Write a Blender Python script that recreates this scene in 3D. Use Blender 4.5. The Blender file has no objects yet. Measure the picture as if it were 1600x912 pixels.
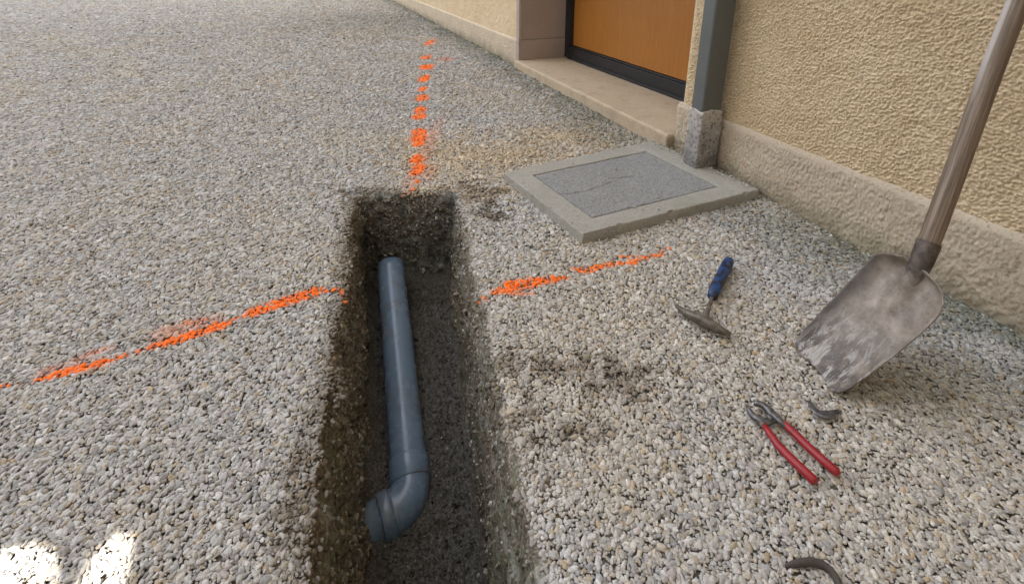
import bpy, bmesh, math
import numpy as np
from mathutils import Vector, Matrix, noise as mnoise
R = math.radians
scene = bpy.context.scene
C = scene.collection

# ------------------------------------------------------------------ camera
EYE = 0.75
PITCH = math.atan2(234.0, 730.0)
cam_d = bpy.data.cameras.new('camera')
cam = bpy.data.objects.new('camera', cam_d); C.objects.link(cam)
cam.location = (0, 0, EYE)
cam.rotation_euler = (math.pi/2 - PITCH, 0, 0)
cam_d.sensor_width = 36.0
cam_d.lens = 730.0/1600*36
cam_d.shift_y = -(456-180)/1600.0
cam_d.clip_start = 0.02; cam_d.clip_end = 500
scene.camera = cam

# ------------------------------------------------------------------ sky, sun, exposure
SUN_TO = Vector((-0.42, -0.72, 1.05)).normalized()      # towards the sun
world = bpy.data.worlds.new('World'); scene.world = world
world.use_nodes = True
wn = world.node_tree; wn.nodes.clear()
sky = wn.nodes.new('ShaderNodeTexSky'); sky.sky_type = 'NISHITA'; sky.sun_disc = False
sky.sun_elevation = math.asin(SUN_TO.z)
sky.sun_rotation = math.atan2(SUN_TO.x, SUN_TO.y)
sky.air_density = 1.0; sky.dust_density = 3.0; sky.ozone_density = 0.6
hs = wn.nodes.new('ShaderNodeHueSaturation'); hs.inputs['Saturation'].default_value = 0.42
bg = wn.nodes.new('ShaderNodeBackground'); bg.inputs['Strength'].default_value = 0.15
wo = wn.nodes.new('ShaderNodeOutputWorld')
wn.links.new(sky.outputs[0], hs.inputs['Color']); wn.links.new(hs.outputs[0], bg.inputs['Color'])
wn.links.new(bg.outputs[0], wo.inputs['Surface'])
sd = bpy.data.lights.new('sun', 'SUN'); sd.energy = 5.0; sd.angle = R(0.32); sd.color = (1.0, 0.95, 0.86)
sun = bpy.data.objects.new('sun', sd); C.objects.link(sun)
sun.rotation_euler = SUN_TO.to_track_quat('Z', 'Y').to_euler()
vs = scene.view_settings
scene.display_settings.display_device = 'sRGB'
vs.view_transform = 'Standard'; vs.look = 'None'; vs.gamma = 1.0; vs.use_curve_mapping = False
vs.exposure = 2.5
scene.render.engine = 'CYCLES'
scene.cycles.max_bounces = 6; scene.cycles.diffuse_bounces = 4

# ------------------------------------------------------------------ helpers
cP, sP = math.cos(PITCH), math.sin(PITCH)
def at(x, y, z=0.0):
    """world point of height z seen at photograph pixel x, y"""
    u = x-800.0; v = y-180.0
    r = np.array([u, 730*cP - v*sP, -(730*sP + v*cP)])
    return np.array([0, 0, EYE]) + r*((z-EYE)/r[2])
def V(p): return Vector([float(q) for q in p])

def hash3(ix, iy, iz, seed):
    n = (ix.astype(np.int64)*73856093) ^ (iy.astype(np.int64)*19349663) ^ (iz.astype(np.int64)*83492791) ^ (seed*2654435761)
    n = n & 0xFFFFFFFF
    n = (n ^ (n >> 15))*2246822519 & 0xFFFFFFFF
    n = (n ^ (n >> 13))*3266489917 & 0xFFFFFFFF
    n = n ^ (n >> 16)
    return n/4294967295.0
def vnoise(p, freq, seed=0):
    """value noise 0..1 on an (n, 3) array"""
    q = np.asarray(p)*freq
    i = np.floor(q); fr = q-i; fr = fr*fr*(3-2*fr); i = i.astype(np.int64)
    out = 0
    for dx in (0, 1):
        for dy in (0, 1):
            for dz in (0, 1):
                w = (fr[:, 0] if dx else 1-fr[:, 0])*(fr[:, 1] if dy else 1-fr[:, 1])*(fr[:, 2] if dz else 1-fr[:, 2])
                out = out + w*hash3(i[:, 0]+dx, i[:, 1]+dy, i[:, 2]+dz, seed)
    return out
def fbm(p, freq, octv=4, seed=0, gain=0.5):
    s = 0; a = 1; t = 0
    for k in range(octv):
        s = s + a*vnoise(p, freq*2.03**k, seed+k*17); t += a; a *= gain
    return s/t

def crumbs(p, freq, seed):
    """rough-cast grains: rounded cells of uneven height in the s, z plane"""
    q = p[:, [0, 2]]*freq; i = np.floor(q).astype(np.int64); best = np.full(len(q), 9.0); hh = np.zeros(len(q)); z0 = np.zeros(len(q), np.int64)
    for dx in (-1, 0, 1):
        for dy in (-1, 0, 1):
            cx, cy = i[:, 0]+dx, i[:, 1]+dy
            px_ = cx+hash3(cx, cy, z0, seed); py_ = cy+hash3(cx, cy, z0, seed+1)
            d_ = np.hypot(q[:, 0]-px_, q[:, 1]-py_); m_ = d_ < best
            hv = hash3(cx, cy, z0, seed+2); best = np.where(m_, d_, best); hh = np.where(m_, hv, hh)
    return np.clip(1-best**1.6, 0, 1)*(.45+.75*hh)

def mesh_obj(name, verts, faces, mat=None, parent=None, smooth=False):
    me = bpy.data.meshes.new(name)
    verts = np.asarray(verts, dtype=np.float64)
    if isinstance(faces, np.ndarray):
        k = faces.shape[1]
        me.vertices.add(len(verts)); me.vertices.foreach_set('co', verts.ravel())
        me.loops.add(faces.size); me.loops.foreach_set('vertex_index', faces.astype(np.int32).ravel())
        me.polygons.add(len(faces))
        me.polygons.foreach_set('loop_start', (np.arange(len(faces))*k).astype(np.int32))
        me.update(calc_edges=True)
    else:
        me.from_pydata([tuple(map(float, v)) for v in verts], [], faces); me.update()
    me.polygons.foreach_set('use_smooth', [smooth]*len(me.polygons))
    o = bpy.data.objects.new(name, me); C.objects.link(o)
    if mat: me.materials.append(mat)
    if parent: o.parent = parent
    return o
def bm_obj(name, bm, mat=None, parent=None, smooth=False, bevel=0, seg=2):
    bmesh.ops.recalc_face_normals(bm, faces=bm.faces)
    me = bpy.data.meshes.new(name); bm.to_mesh(me); bm.free()
    me.polygons.foreach_set('use_smooth', [smooth]*len(me.polygons))
    o = bpy.data.objects.new(name, me); C.objects.link(o)
    if mat: me.materials.append(mat)
    if parent: o.parent = parent
    if bevel:
        b = o.modifiers.new('bevel', 'BEVEL'); b.width = bevel; b.segments = seg; b.limit_method = 'ANGLE'; b.angle_limit = R(35)
        o.modifiers.new('wn', 'WEIGHTED_NORMAL')
        me.polygons.foreach_set('use_smooth', [True]*len(me.polygons))
    return o
def grid_faces(nu, nv, close=False):
    """quads of a (nv rows, nu columns) grid"""
    c = np.arange(nu if close else nu-1); r = np.arange(nv-1)
    cc, rr = np.meshgrid(c, r)
    c2 = (cc+1) % nu
    return np.stack([rr*nu+cc, rr*nu+c2, (rr+1)*nu+c2, (rr+1)*nu+cc], -1).reshape(-1, 4)
def empty(name, loc=(0, 0, 0)):
    o = bpy.data.objects.new(name, None); C.objects.link(o); o.location = loc; o.empty_display_size = .05
    return o
def adopt(child, parent):
    """parent while keeping world-space vertices"""
    child.parent = parent; child.matrix_parent_inverse = Matrix.Translation(parent.location).inverted()
    return child
def tag(o, label=None, cat=None, group=None, kind=None):
    if label: o['label'] = label
    if cat: o['category'] = cat
    if group: o['group'] = group
    if kind: o['kind'] = kind
    return o

# ---- node helper
class NT:
    def __init__(s, name):
        s.m = bpy.data.materials.new(name); s.m.use_nodes = True
        s.t = s.m.node_tree; s.t.nodes.clear()
        s.out = s.t.nodes.new('ShaderNodeOutputMaterial')
        s.b = s.t.nodes.new('ShaderNodeBsdfPrincipled')
        s.t.links.new(s.b.outputs[0], s.out.inputs[0])
        s.g = s.t.nodes.new('ShaderNodeNewGeometry')
        s.pos = s.g.outputs['Position']
    def n(s, typ, ins=None, **props):
        nd = s.t.nodes.new(typ)
        for k, v in props.items(): setattr(nd, k, v)
        for k, v in (ins or {}).items():
            if isinstance(v, bpy.types.NodeSocket): s.t.links.new(v, nd.inputs[k])
            else: nd.inputs[k].default_value = v
        return nd
    def noise(s, scale, detail=4, rough=.55, vec=None, dist=0):
        return s.n('ShaderNodeTexNoise', {'Vector': vec or s.pos, 'Scale': scale, 'Detail': detail, 'Roughness': rough, 'Distortion': dist}).outputs['Fac']
    def ramp(s, fac, stops, interp='LINEAR'):
        nd = s.n('ShaderNodeValToRGB', {'Fac': fac}); cr = nd.color_ramp; cr.interpolation = interp
        while len(cr.elements) < len(stops): cr.elements.new(.5)
        for e, (p, c) in zip(cr.elements, stops):
            e.position = p; e.color = c if len(c) == 4 else (*c, 1)
        return nd.outputs['Color']
    def f(s, fac, a, b, c=0., d=1.):
        return s.n('ShaderNodeMapRange', {'Value': fac, 'From Min': a, 'From Max': b, 'To Min': c, 'To Max': d}).outputs[0]
    def mix(s, fac, a, b, mode='MIX'):
        nd = s.n('ShaderNodeMix', data_type='RGBA', blend_type=mode)
        for k, v in ((0, fac), (6, a), (7, b)):
            if isinstance(v, bpy.types.NodeSocket): s.t.links.new(v, nd.inputs[k])
            else: nd.inputs[k].default_value = v if k == 0 or len(v) == 4 else (*v, 1)
        return nd.outputs[2]
    def math(s, op, a, b=0.):
        return s.n('ShaderNodeMath', {0: a, 1: b}, operation=op).outputs[0]
    def set(s, **k):
        for nme, v in k.items():
            i = s.b.inputs[nme.replace('_', ' ')]
            if isinstance(v, bpy.types.NodeSocket): s.t.links.new(v, i)
            else: i.default_value = (*v, 1) if isinstance(v, tuple) and len(v) == 3 else v
        return s
    def bump(s, h, strength=.5, dist=.002):
        nd = s.n('ShaderNodeBump', {'Height': h, 'Strength': strength, 'Distance': dist})
        s.t.links.new(nd.outputs[0], s.b.inputs['Normal']); return s

# ------------------------------------------------------------------ materials
def stone_material(name, geo):
    m = NT(name)
    a = m.n('ShaderNodeAttribute', attribute_name='col', attribute_type='GEOMETRY' if geo else 'INSTANCER').outputs['Color']
    k = m.noise(420, 3)
    c = m.mix(1.0, a, m.ramp(k, [(.25, (.72, .70, .68)), (.75, (1.12, 1.12, 1.12))]), 'MULTIPLY')
    if geo:
        p = m.n('ShaderNodeAttribute', attribute_name='paint', attribute_type='GEOMETRY').outputs['Fac']
        nn = m.noise(330, 4, .7)
        up = m.n('ShaderNodeSeparateXYZ', {0: m.g.outputs['Normal']}).outputs[2]
        v = m.math('ADD', m.math('MULTIPLY', p, 1.25), m.math('MULTIPLY', m.math('SUBTRACT', nn, .5), 1.5))
        v = m.math('ADD', v, m.math('MULTIPLY', m.math('SUBTRACT', up, .9), .5))
        fac = m.f(v, .46, .66)
        mist = m.math('MULTIPLY', m.f(p, .0, .8), m.f(m.noise(700, 3, .7), .38, .62, .15, .75))
        fac = m.math('MAXIMUM', fac, mist)
        oc = m.mix(m.noise(60, 2), (1.0, .13, .010), (1.0, .26, .03))
        c = m.mix(fac, c, oc)
    m.set(Base_Color=c, Roughness=.75, Specular_IOR_Level=.3)
    m.bump(m.noise(900, 3), .35, .0006)
    return m.m
M_STONE = stone_material('gravel_stone', False)
M_PAINTED = stone_material('painted_stone', True)

m = NT('rubble_stone')
a = m.n('ShaderNodeAttribute', attribute_name='col', attribute_type='INSTANCER').outputs['Color']
m.set(Base_Color=m.mix(1.0, a, m.ramp(m.noise(300, 4), [(.3, (.45, .4, .33)), (.7, (1.2, 1.2, 1.2))]), 'MULTIPLY'), Roughness=.42, Specular_IOR_Level=.5)
m.bump(m.noise(700, 3), .4, .0008); M_RUBBLE = m.m

m = NT('ground_soil')
vr = m.n('ShaderNodeTexVoronoi', {'Vector': m.pos, 'Scale': 55.0})
base = m.ramp(m.noise(30, 5), [(.3, (.11, .095, .075)), (.7, (.22, .195, .16))])
far = m.ramp(vr.outputs['Color'], [(.2, (.24, .23, .21)), (.8, (.44, .42, .39))])
yy = m.n('ShaderNodeSeparateXYZ', {0: m.pos}).outputs[1]
m.set(Base_Color=m.mix(m.f(yy, 13, 16), base, far), Roughness=.95)
m.bump(m.noise(180, 4), .8, .004); M_SOIL = m.m

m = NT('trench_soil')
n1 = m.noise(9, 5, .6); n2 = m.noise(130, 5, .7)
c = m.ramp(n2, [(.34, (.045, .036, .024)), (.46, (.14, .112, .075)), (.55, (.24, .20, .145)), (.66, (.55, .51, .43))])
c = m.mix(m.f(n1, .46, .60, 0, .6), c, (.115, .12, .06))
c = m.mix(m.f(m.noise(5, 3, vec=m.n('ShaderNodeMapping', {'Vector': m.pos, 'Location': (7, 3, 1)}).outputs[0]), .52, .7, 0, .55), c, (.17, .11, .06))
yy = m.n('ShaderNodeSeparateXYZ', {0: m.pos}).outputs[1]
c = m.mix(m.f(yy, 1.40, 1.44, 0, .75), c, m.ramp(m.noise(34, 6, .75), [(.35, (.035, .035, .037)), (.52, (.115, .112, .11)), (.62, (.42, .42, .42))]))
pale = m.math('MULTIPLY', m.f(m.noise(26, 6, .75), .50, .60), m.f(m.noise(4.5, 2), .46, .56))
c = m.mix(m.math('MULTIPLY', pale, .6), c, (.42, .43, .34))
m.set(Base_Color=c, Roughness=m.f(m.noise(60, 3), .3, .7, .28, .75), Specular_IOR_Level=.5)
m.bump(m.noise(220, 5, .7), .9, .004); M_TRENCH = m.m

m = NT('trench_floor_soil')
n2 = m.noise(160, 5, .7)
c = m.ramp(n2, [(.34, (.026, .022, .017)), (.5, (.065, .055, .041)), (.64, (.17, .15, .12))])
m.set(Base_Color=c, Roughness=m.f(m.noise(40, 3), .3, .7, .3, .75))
m.bump(m.noise(260, 4, .7), .9, .003); M_FLOOR = m.m

def stucco(name, c0, c1, c2, dirt=False):
    m = NT(name)
    n1 = m.noise(5, 4); n2 = m.noise(210, 4, .65)
    c = m.mix(m.f(n1, .35, .68), c0, c1)
    c = m.mix(m.f(m.noise(150, 4, .75), .47, .36, 0, .75), c, c2)
    c = m.mix(m.f(m.noise(24, 3), .6, .75, 0, .35), c, (.52, .30, .13))
    if dirt:
        z = m.n('ShaderNodeSeparateXYZ', {0: m.pos}).outputs[2]
        zz = m.math('ADD', z, m.math('MULTIPLY', m.math('SUBTRACT', m.noise(12, 4), .5), .16))
        c = m.mix(m.f(zz, .085, .0, 0, .62), c, (.19, .165, .10))
    m.set(Base_Color=c, Roughness=.93, Specular_IOR_Level=.2)
    m.bump(m.noise(300, 5, .75), .9, .004)
    return m.m
M_WALL = stucco('rough_cast_render', (.72, .55, .345), (.80, .63, .415), (.42, .295, .165))
M_PLINTH = stucco('plinth_render', (.60, .49, .365), (.68, .57, .42), (.34, .26, .18), True)
M_WALLFLAT = stucco('smooth_render', (.62, .46, .27), (.66, .50, .30), (.52, .38, .22))
m = NT('reveal_render')
c = m.mix(m.noise(8, 5), (.36, .285, .24), (.45, .365, .31))
c = m.mix(m.f(m.noise(90, 4, .7), .53, .66, 0, .4), c, (.25, .19, .15))
m.set(Base_Color=c, Roughness=.9); m.bump(m.noise(220, 5), .5, .002); M_REVEAL = m.m

m = NT('sill_stone')
c = m.mix(m.noise(7, 5, .65), (.42, .32, .205), (.57, .455, .32))
c = m.mix(m.f(m.noise(95, 4, .75), .54, .66, 0, .6), c, (.26, .18, .11))
c = m.mix(m.f(m.noise(14, 5, .7), .50, .64, 0, .55), c, (.33, .245, .16))
m.set(Base_Color=c, Roughness=.8); m.bump(m.noise(140, 5, .7), .4, .002); M_SILL = m.m

m = NT('door_wood')
mp = m.n('ShaderNodeMapping', {'Vector': m.pos, 'Scale': (9, 9, .7)}).outputs[0]
g1 = m.noise(7, 5, .6, mp, 1.2)
mp2 = m.n('ShaderNodeMapping', {'Vector': m.pos, 'Scale': (60, 60, 1.5)}).outputs[0]
c = m.ramp(g1, [(.25, (.31, .110, .013)), (.5, (.37, .138, .017)), (.75, (.43, .17, .023))])
c = m.mix(m.f(m.noise(6, 4, .6, mp2), .42, .62, 0, .22), c, (.30, .095, .012))
m.set(Base_Color=c, Roughness=.42, Coat_Weight=.15); M_DOOR = m.m
m = NT('dark_frame')
c = m.mix(m.f(m.noise(40, 5, .7), .52, .75, 0, .5), (.012, .012, .014), (.06, .035, .028))
m.set(Base_Color=c, Roughness=m.f(m.noise(70, 3), .3, .7, .35, .65)); M_FRAME = m.m
m = NT('zinc_grey')
c = m.mix(m.noise(14, 5, .6), (.105, .112, .105), (.155, .16, .15))
c = m.mix(m.f(m.noise(120, 4, .7), .64, .74, 0, .5), c, (.22, .20, .17))
m.set(Base_Color=c, Roughness=.55, Metallic=.2, Specular_IOR_Level=.4); m.bump(m.noise(60, 3), .1, .001); M_ZINC = m.m
m = NT('mortar_shoe')
z = m.n('ShaderNodeSeparateXYZ', {0: m.pos}).outputs[2]
zz = m.math('ADD', z, m.math('MULTIPLY', m.math('SUBTRACT', m.noise(26, 4), .5), .3))
c = m.mix(m.f(zz, .06, .22), (.19, .18, .165), (.46, .415, .37))
c = m.mix(m.f(m.noise(75, 4, .7), .52, .62, 0, .75), c, (.05, .05, .05))
c = m.mix(m.f(m.noise(110, 4, .7), .56, .63, 0, .7), c, (.5, .43, .38))
m.set(Base_Color=c, Roughness=.7); m.bump(m.noise(150, 5), .5, .0025); M_SHOE = m.m

m = NT('drain_concrete')
c = m.mix(m.noise(9, 5, .65), (.30, .28, .235), (.42, .395, .335))
c = m.mix(m.f(m.noise(260, 3, .8), .52, .62, 0, .6), c, (.11, .10, .085))
c = m.mix(m.f(m.noise(330, 3, .8), .54, .64, 0, .5), c, (.58, .55, .5))
c = m.mix(m.f(m.noise(6, 3), .55, .7, 0, .35), c, (.20, .20, .11))
m.set(Base_Color=c, Roughness=.9); m.bump(m.noise(300, 5, .75), .6, .0025); M_DRAIN = m.m
m = NT('cover_concrete')
c = m.mix(m.noise(10, 5, .65), (.29, .29, .27), (.41, .40, .38))
c = m.mix(m.f(m.noise(240, 3, .8), .50, .60, 0, .75), c, (.065, .065, .06))
c = m.mix(m.f(m.noise(290, 3, .8), .53, .62, 0, .7), c, (.5, .48, .45))
m.set(Base_Color=c, Roughness=.85); m.bump(m.noise(260, 5, .8), 1.0, .005); M_COVER = m.m

m = NT('pvc_grey')
c = m.mix(m.noise(12, 5, .6), (.145, .212, .295), (.19, .255, .335))
c = m.mix(m.f(m.noise(9, 5, .7, dist=1.0), .52, .68, 0, .6), c, (.16, .135, .12))
c = m.mix(m.f(m.noise(300, 4, .8), .66, .74, 0, .5), c, (.35, .33, .30))
m.set(Base_Color=c, Roughness=m.f(m.noise(26, 4), .3, .7, .16, .34), Specular_IOR_Level=.55)
m.bump(m.noise(120, 3), .06, .001); M_PVC = m.m

m = NT('shovel_steel')
mp = m.n('ShaderNodeMapping', {'Vector': m.n('ShaderNodeTexCoord').outputs['Object'], 'Scale': (26, 6.5, 26)}).outputs[0]
sep = m.n('ShaderNodeSeparateXYZ', {0: m.n('ShaderNodeTexCoord').outputs['Object']}).outputs[1]
n1 = m.noise(3.2, 6, .68, mp, .6)
c = m.ramp(m.noise(30, 5, .65), [(.34, (.175, .138, .108)), (.66, (.345, .285, .228))])
low = m.f(sep, .16, .03)
mk = m.math('MULTIPLY', m.f(n1, .50, .56), low)
c = m.mix(m.math('MULTIPLY', low, m.f(m.noise(22, 5, .7), .35, .55)), c, (.085, .07, .058))
c = m.mix(m.math('MULTIPLY', mk, .7), c, (.46, .42, .37))
c = m.mix(m.f(m.noise(180, 4, .8), .56, .66, 0, .55), c, (.08, .062, .05))
sx_ = m.n('ShaderNodeSeparateXYZ', {0: m.n('ShaderNodeTexCoord').outputs['Object']}).outputs[0]
c = m.mix(m.math('MULTIPLY', m.f(sx_, -.040, -.058), .7), c, (.06, .048, .045))
m.set(Base_Color=c, Metallic=.2, Roughness=m.f(m.noise(40, 4), .3, .7, .38, .7))
m.bump(m.noise(160, 5, .7), .35, .0015); M_STEEL = m.m
m = NT('rusty_steel')
c = m.ramp(m.noise(45, 5, .7), [(.3, (.045, .032, .025)), (.5, (.10, .075, .06)), (.7, (.26, .22, .19))])
m.set(Base_Color=c, Metallic=.35, Roughness=.6); m.bump(m.noise(200, 4), .4, .001); M_RUST = m.m
m = NT('socket_steel')
z = m.n('ShaderNodeSeparateXYZ', {0: m.pos}).outputs[2]
zz = m.math('ADD', z, m.math('MULTIPLY', m.math('SUBTRACT', m.noise(60, 4), .5), .09))
c = m.mix(m.f(zz, .218, .235), m.ramp(m.noise(30, 5, .6), [(.3, (.17, .14, .115)), (.7, (.27, .225, .185))]), m.ramp(m.noise(55, 5, .7), [(.35, (.05, .036, .028)), (.6, (.13, .10, .08))]))
m.set(Base_Color=c, Metallic=.35, Roughness=.58); m.bump(m.noise(200, 4), .4, .001); M_SOCKET = m.m
m = NT('old_hose')
m.set(Base_Color=m.mix(m.noise(70, 4, .7), (.035, .028, .022), (.10, .08, .065)), Roughness=.8); M_HOSE = m.m
m = NT('weathered_wood')
mp = m.n('ShaderNodeAttribute', attribute_name='grain', attribute_type='GEOMETRY').outputs['Vector']
c = m.ramp(m.noise(110, 5, .7, mp, .2), [(.3, (.07, .045, .028)), (.5, (.165, .115, .075)), (.68, (.29, .22, .155))])
c = m.mix(m.f(m.noise(9, 4, .6, mp), .5, .68, 0, .6), c, (.09, .065, .05))
ga = m.n('ShaderNodeSeparateXYZ', {0: mp}).outputs[0]
zw = m.n('ShaderNodeSeparateXYZ', {0: m.pos}).outputs[2]
side = m.math('ADD', ga, m.math('MULTIPLY', m.math('SUBTRACT', m.noise(60, 3, .6, mp), .5), .02))
worn = m.math('MULTIPLY', m.f(side, -.008, -.014), m.f(m.math('ADD', zw, m.math('MULTIPLY', m.noise(40, 3, .6, mp), .08)), .55, .62))
c = m.mix(m.math('MULTIPLY', worn, .75), c, (.50, .45, .40))
m.set(Base_Color=c, Roughness=.62); m.bump(m.noise(160, 5, .7, mp), .6, .0015); M_WOOD = m.m
m = NT('tool_steel')
c = m.ramp(m.noise(70, 5, .7), [(.3, (.07, .055, .042)), (.55, (.17, .145, .115)), (.75, (.30, .26, .21))])
m.set(Base_Color=c, Metallic=.4, Roughness=.55); m.bump(m.noise(260, 4), .4, .0008); M_TOOL = m.m
m = NT('blue_grip')
c = m.mix(m.f(m.noise(60, 3, .6), .46, .56), (.012, .05, .16), (.012, .013, .016))
m.set(Base_Color=c, Roughness=.5); m.bump(m.noise(200, 3), .4, .001); M_BLUE = m.m
m = NT('red_grip')
c = m.mix(m.f(m.noise(90, 4, .6), .55, .72, 0, .6), (.30, .014, .018), (.13, .02, .018))
m.set(Base_Color=c, Roughness=.38); M_RED = m.m
m = NT('plier_steel')
c = m.ramp(m.noise(120, 4, .6), [(.3, (.09, .088, .09)), (.7, (.25, .24, .24))])
m.set(Base_Color=c, Metallic=.7, Roughness=.42); m.bump(m.noise(300, 3), .3, .0005); M_PLIER = m.m
m = NT('blocker_render')
m.set(Base_Color=m.mix(m.noise(2), (.70, .66, .58), (.78, .74, .66)), Roughness=.9); M_BLOCKER = m.m  # pale finish of the added, unseen light-blocking walls

# ------------------------------------------------------------------ trench outline
TL = (np.array([-.552, 1.470]), np.array([-.060, -.320]))
TR = (np.array([-.196, 1.470]), np.array([.180, -.320]))
POLY = np.array([TL[1], TR[1], TR[0], TL[0]])             # counter-clockwise
def trench_dist(x, y):
    """signed distance outside the trench outline (negative inside)"""
    d = None
    for k in range(4):
        a = POLY[k]; b = POLY[(k+1) % 4]; e = (b-a)/np.linalg.norm(b-a)
        dd = (x-a[0])*e[1] - (y-a[1])*e[0]
        d = dd if d is None else np.maximum(d, dd)
    return d
def depth(y): return .345 + (1.47-np.asarray(y))*.15

# ring points around the outline, corners rounded
def outline(step=.006, rad=.035):
    pts = []
    for k in range(4):
        p0 = POLY[k-1]; p = POLY[k]; p1 = POLY[(k+1) % 4]
        a = p+(p0-p)/np.linalg.norm(p0-p)*rad; b = p+(p1-p)/np.linalg.norm(p1-p)*rad
        for t in np.linspace(0, 1, 8): pts.append((1-t)**2*a+2*t*(1-t)*p+t*t*b)
    pts = np.array(pts+[pts[0]])
    seg = np.linalg.norm(np.diff(pts, axis=0), axis=1); cum = np.concatenate([[0], np.cumsum(seg)])
    n = int(cum[-1]/step); s = np.linspace(0, cum[-1], n, endpoint=False)
    q = np.stack([np.interp(s, cum, pts[:, 0]), np.interp(s, cum, pts[:, 1])], -1)
    t = np.roll(q, -4, 0)-np.roll(q, 4, 0); t /= np.linalg.norm(t, axis=1)[:, None]
    return q, np.stack([t[:, 1], -t[:, 0]], -1)
ring, rnorm = outline()
nr = len(ring)
# profile rows: (outward offset, z as a fraction of depth or absolute)
rows = [(.062, -.0050), (.034, -.0055), (.016, -.0068), (.008, -.011), (.0045, -.019), (.0025, -.030)]
K = 52
W = []
leftness = np.clip(-rnorm[:, 0]*1.0, 0, 1)
nearness = np.clip((1.2-ring[:, 1])/.7, 0, 1)
for off, z in rows:
    W.append(np.column_stack([ring+rnorm*off, np.full(nr, z)]))
for k in range(K):
    t = (k+1)/K
    D = depth(ring[:, 1])
    W.append(np.column_stack([ring+rnorm*(.002-(.012+.030*np.clip(rnorm[:, 0], 0, 1))[:, None]*t), -.030-(D+.02-.03)*t]))
W = np.array(W); nrow = len(W)
flat = W.reshape(-1, 3)
amp = np.concatenate([[0, .15, .4, .8, 1, 1], np.ones(K)])
zc = flat.copy()
A = (fbm(zc, 9, 3, 5)-.5)*.055 + (fbm(zc, 42, 3, 9)-.5)*.024 + (np.abs(fbm(zc, 110, 3, 13)-.5))*-.016 + (vnoise(zc, 260, 21)-.5)*.004
out = (A.reshape(nrow, nr)*amp[:, None])
# eroded muddy shoulder of the near left rim: the top of the wall leans back
top = np.clip(1-(-W[:, :, 2])/.16, 0, 1)**2
out += top*leftness[None]*nearness[None]*.030*(amp[:, None])
out *= np.where(rnorm[:, 0] > .5, .6, 1.0)[None]
W[:, :, 0] += rnorm[None, :, 0]*out; W[:, :, 1] += rnorm[None, :, 1]*out
W[:, :, 2] += ((fbm(flat, 60, 3, 33)-.5)*.012).reshape(nrow, nr)*amp[:, None]
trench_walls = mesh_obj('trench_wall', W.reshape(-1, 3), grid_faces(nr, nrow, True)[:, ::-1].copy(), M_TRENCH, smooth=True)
tag(trench_walls, kind='structure')
# trench floor
fx = np.arange(-.72, .30, .006); fy = np.arange(-.42, 1.60, .006)
X, Y = np.meshgrid(fx, fy); F = np.column_stack([X.ravel(), Y.ravel(), np.zeros(X.size)])
edge = np.clip((trench_dist(F[:, 0], F[:, 1])+.05)/.05, 0, 1)
F[:, 2] = -depth(F[:, 1]) + (fbm(F, 10, 3, 3)-.5)*.03 + (fbm(F, 60, 3, 4)-.5)*.018 + (vnoise(F, 180, 8)-.5)*.005 + edge*.03
F = F.reshape(-1, 3)
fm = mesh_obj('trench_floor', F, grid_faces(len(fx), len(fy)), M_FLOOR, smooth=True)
tag(fm, kind='structure')

# ------------------------------------------------------------------ ground sheet with the trench cut out of it
def ground():
    bm = bmesh.new()
    o = [bm.verts.new((x, y, -.006)) for x, y in ((-60, -40), (60, -40), (60, 90), (-60, 90))]
    E = [bm.edges.new((o[i], o[(i+1) % 4])) for i in range(4)]
    c = POLY.mean(0); q = []
    for k in range(0, nr, 6):
        q.append(bm.verts.new((*(ring[k]+rnorm[k]*.054), -.006)))
    E += [bm.edges.new((q[i], q[(i+1) % len(q)])) for i in range(len(q))]
    bmesh.ops.triangle_fill(bm, use_beauty=True, use_dissolve=False, edges=E)
    for f_ in list(bm.faces):
        cc = f_.calc_center_median()
        if trench_dist(cc.x, cc.y) < .045: bm.faces.remove(f_)
    for f_ in bm.faces:
        if f_.normal.z < 0: f_.normal_flip()
    me = bpy.data.meshes.new('ground'); bm.to_mesh(me); bm.free(); me.materials.append(M_SOIL)
    g = bpy.data.objects.new('ground', me); C.objects.link(g); tag(g, kind='structure')
ground()

# ------------------------------------------------------------------ the wall frame: s along the wall towards us, o into the wall
WA = np.array([-.77979, 5.73737, 0]); WD = np.array([.354912, -.934900, 0]); WN = np.array([.934900, .354912, 0])
def wp(s, o, z): return WA + WD*s + WN*o + np.array([0, 0, z])
def wall_box(bm, s0, s1, o0, o1, z0, z1):
    vs_ = [bm.verts.new(V(wp(s, o, z))) for z in (z0, z1) for s, o in ((s0, o0), (s1, o0), (s1, o1), (s0, o1))]
    for f_ in ((0, 1, 2, 3), (4, 5, 6, 7), (0, 1, 5, 4), (1, 2, 6, 5), (2, 3, 7, 6), (3, 0, 4, 7)):
        bm.faces.new([vs_[i] for i in f_])
def wall_relief(s0, s1, z0, z1, step, o, amp_, seed):
    S = np.arange(s0, s1+step*.5, step); Z = np.arange(z0, z1+step*.5, step)
    s_, z_ = np.meshgrid(S, Z); q = np.column_stack([s_.ravel(), np.zeros(s_.size), z_.ravel()])
    warp = (np.column_stack([vnoise(q, 60, seed+1), np.zeros(len(q)), vnoise(q, 60, seed+2)])-.5)*.012
    r1 = 1-np.abs(vnoise(q+warp, 125, seed+3)*2-1)
    r2 = 1-np.abs(vnoise(q+warp*.7, 250, seed+4)*2-1)
    hgt = crumbs(q+warp*.25, 165, seed+6)*.9+vnoise(q, 380, seed+7)*.35+fbm(q, 45, 3, seed+5)*.55
    hgt = (hgt-.85)*amp_
    return s_, z_, o-hgt.reshape(s_.shape), S, Z
house = empty('house', V(wp(4.2, 0, 0)))
tag(house, 'house with rough ochre rendered wall, grey plinth and orange wooden door in a recess', 'house')
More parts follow.
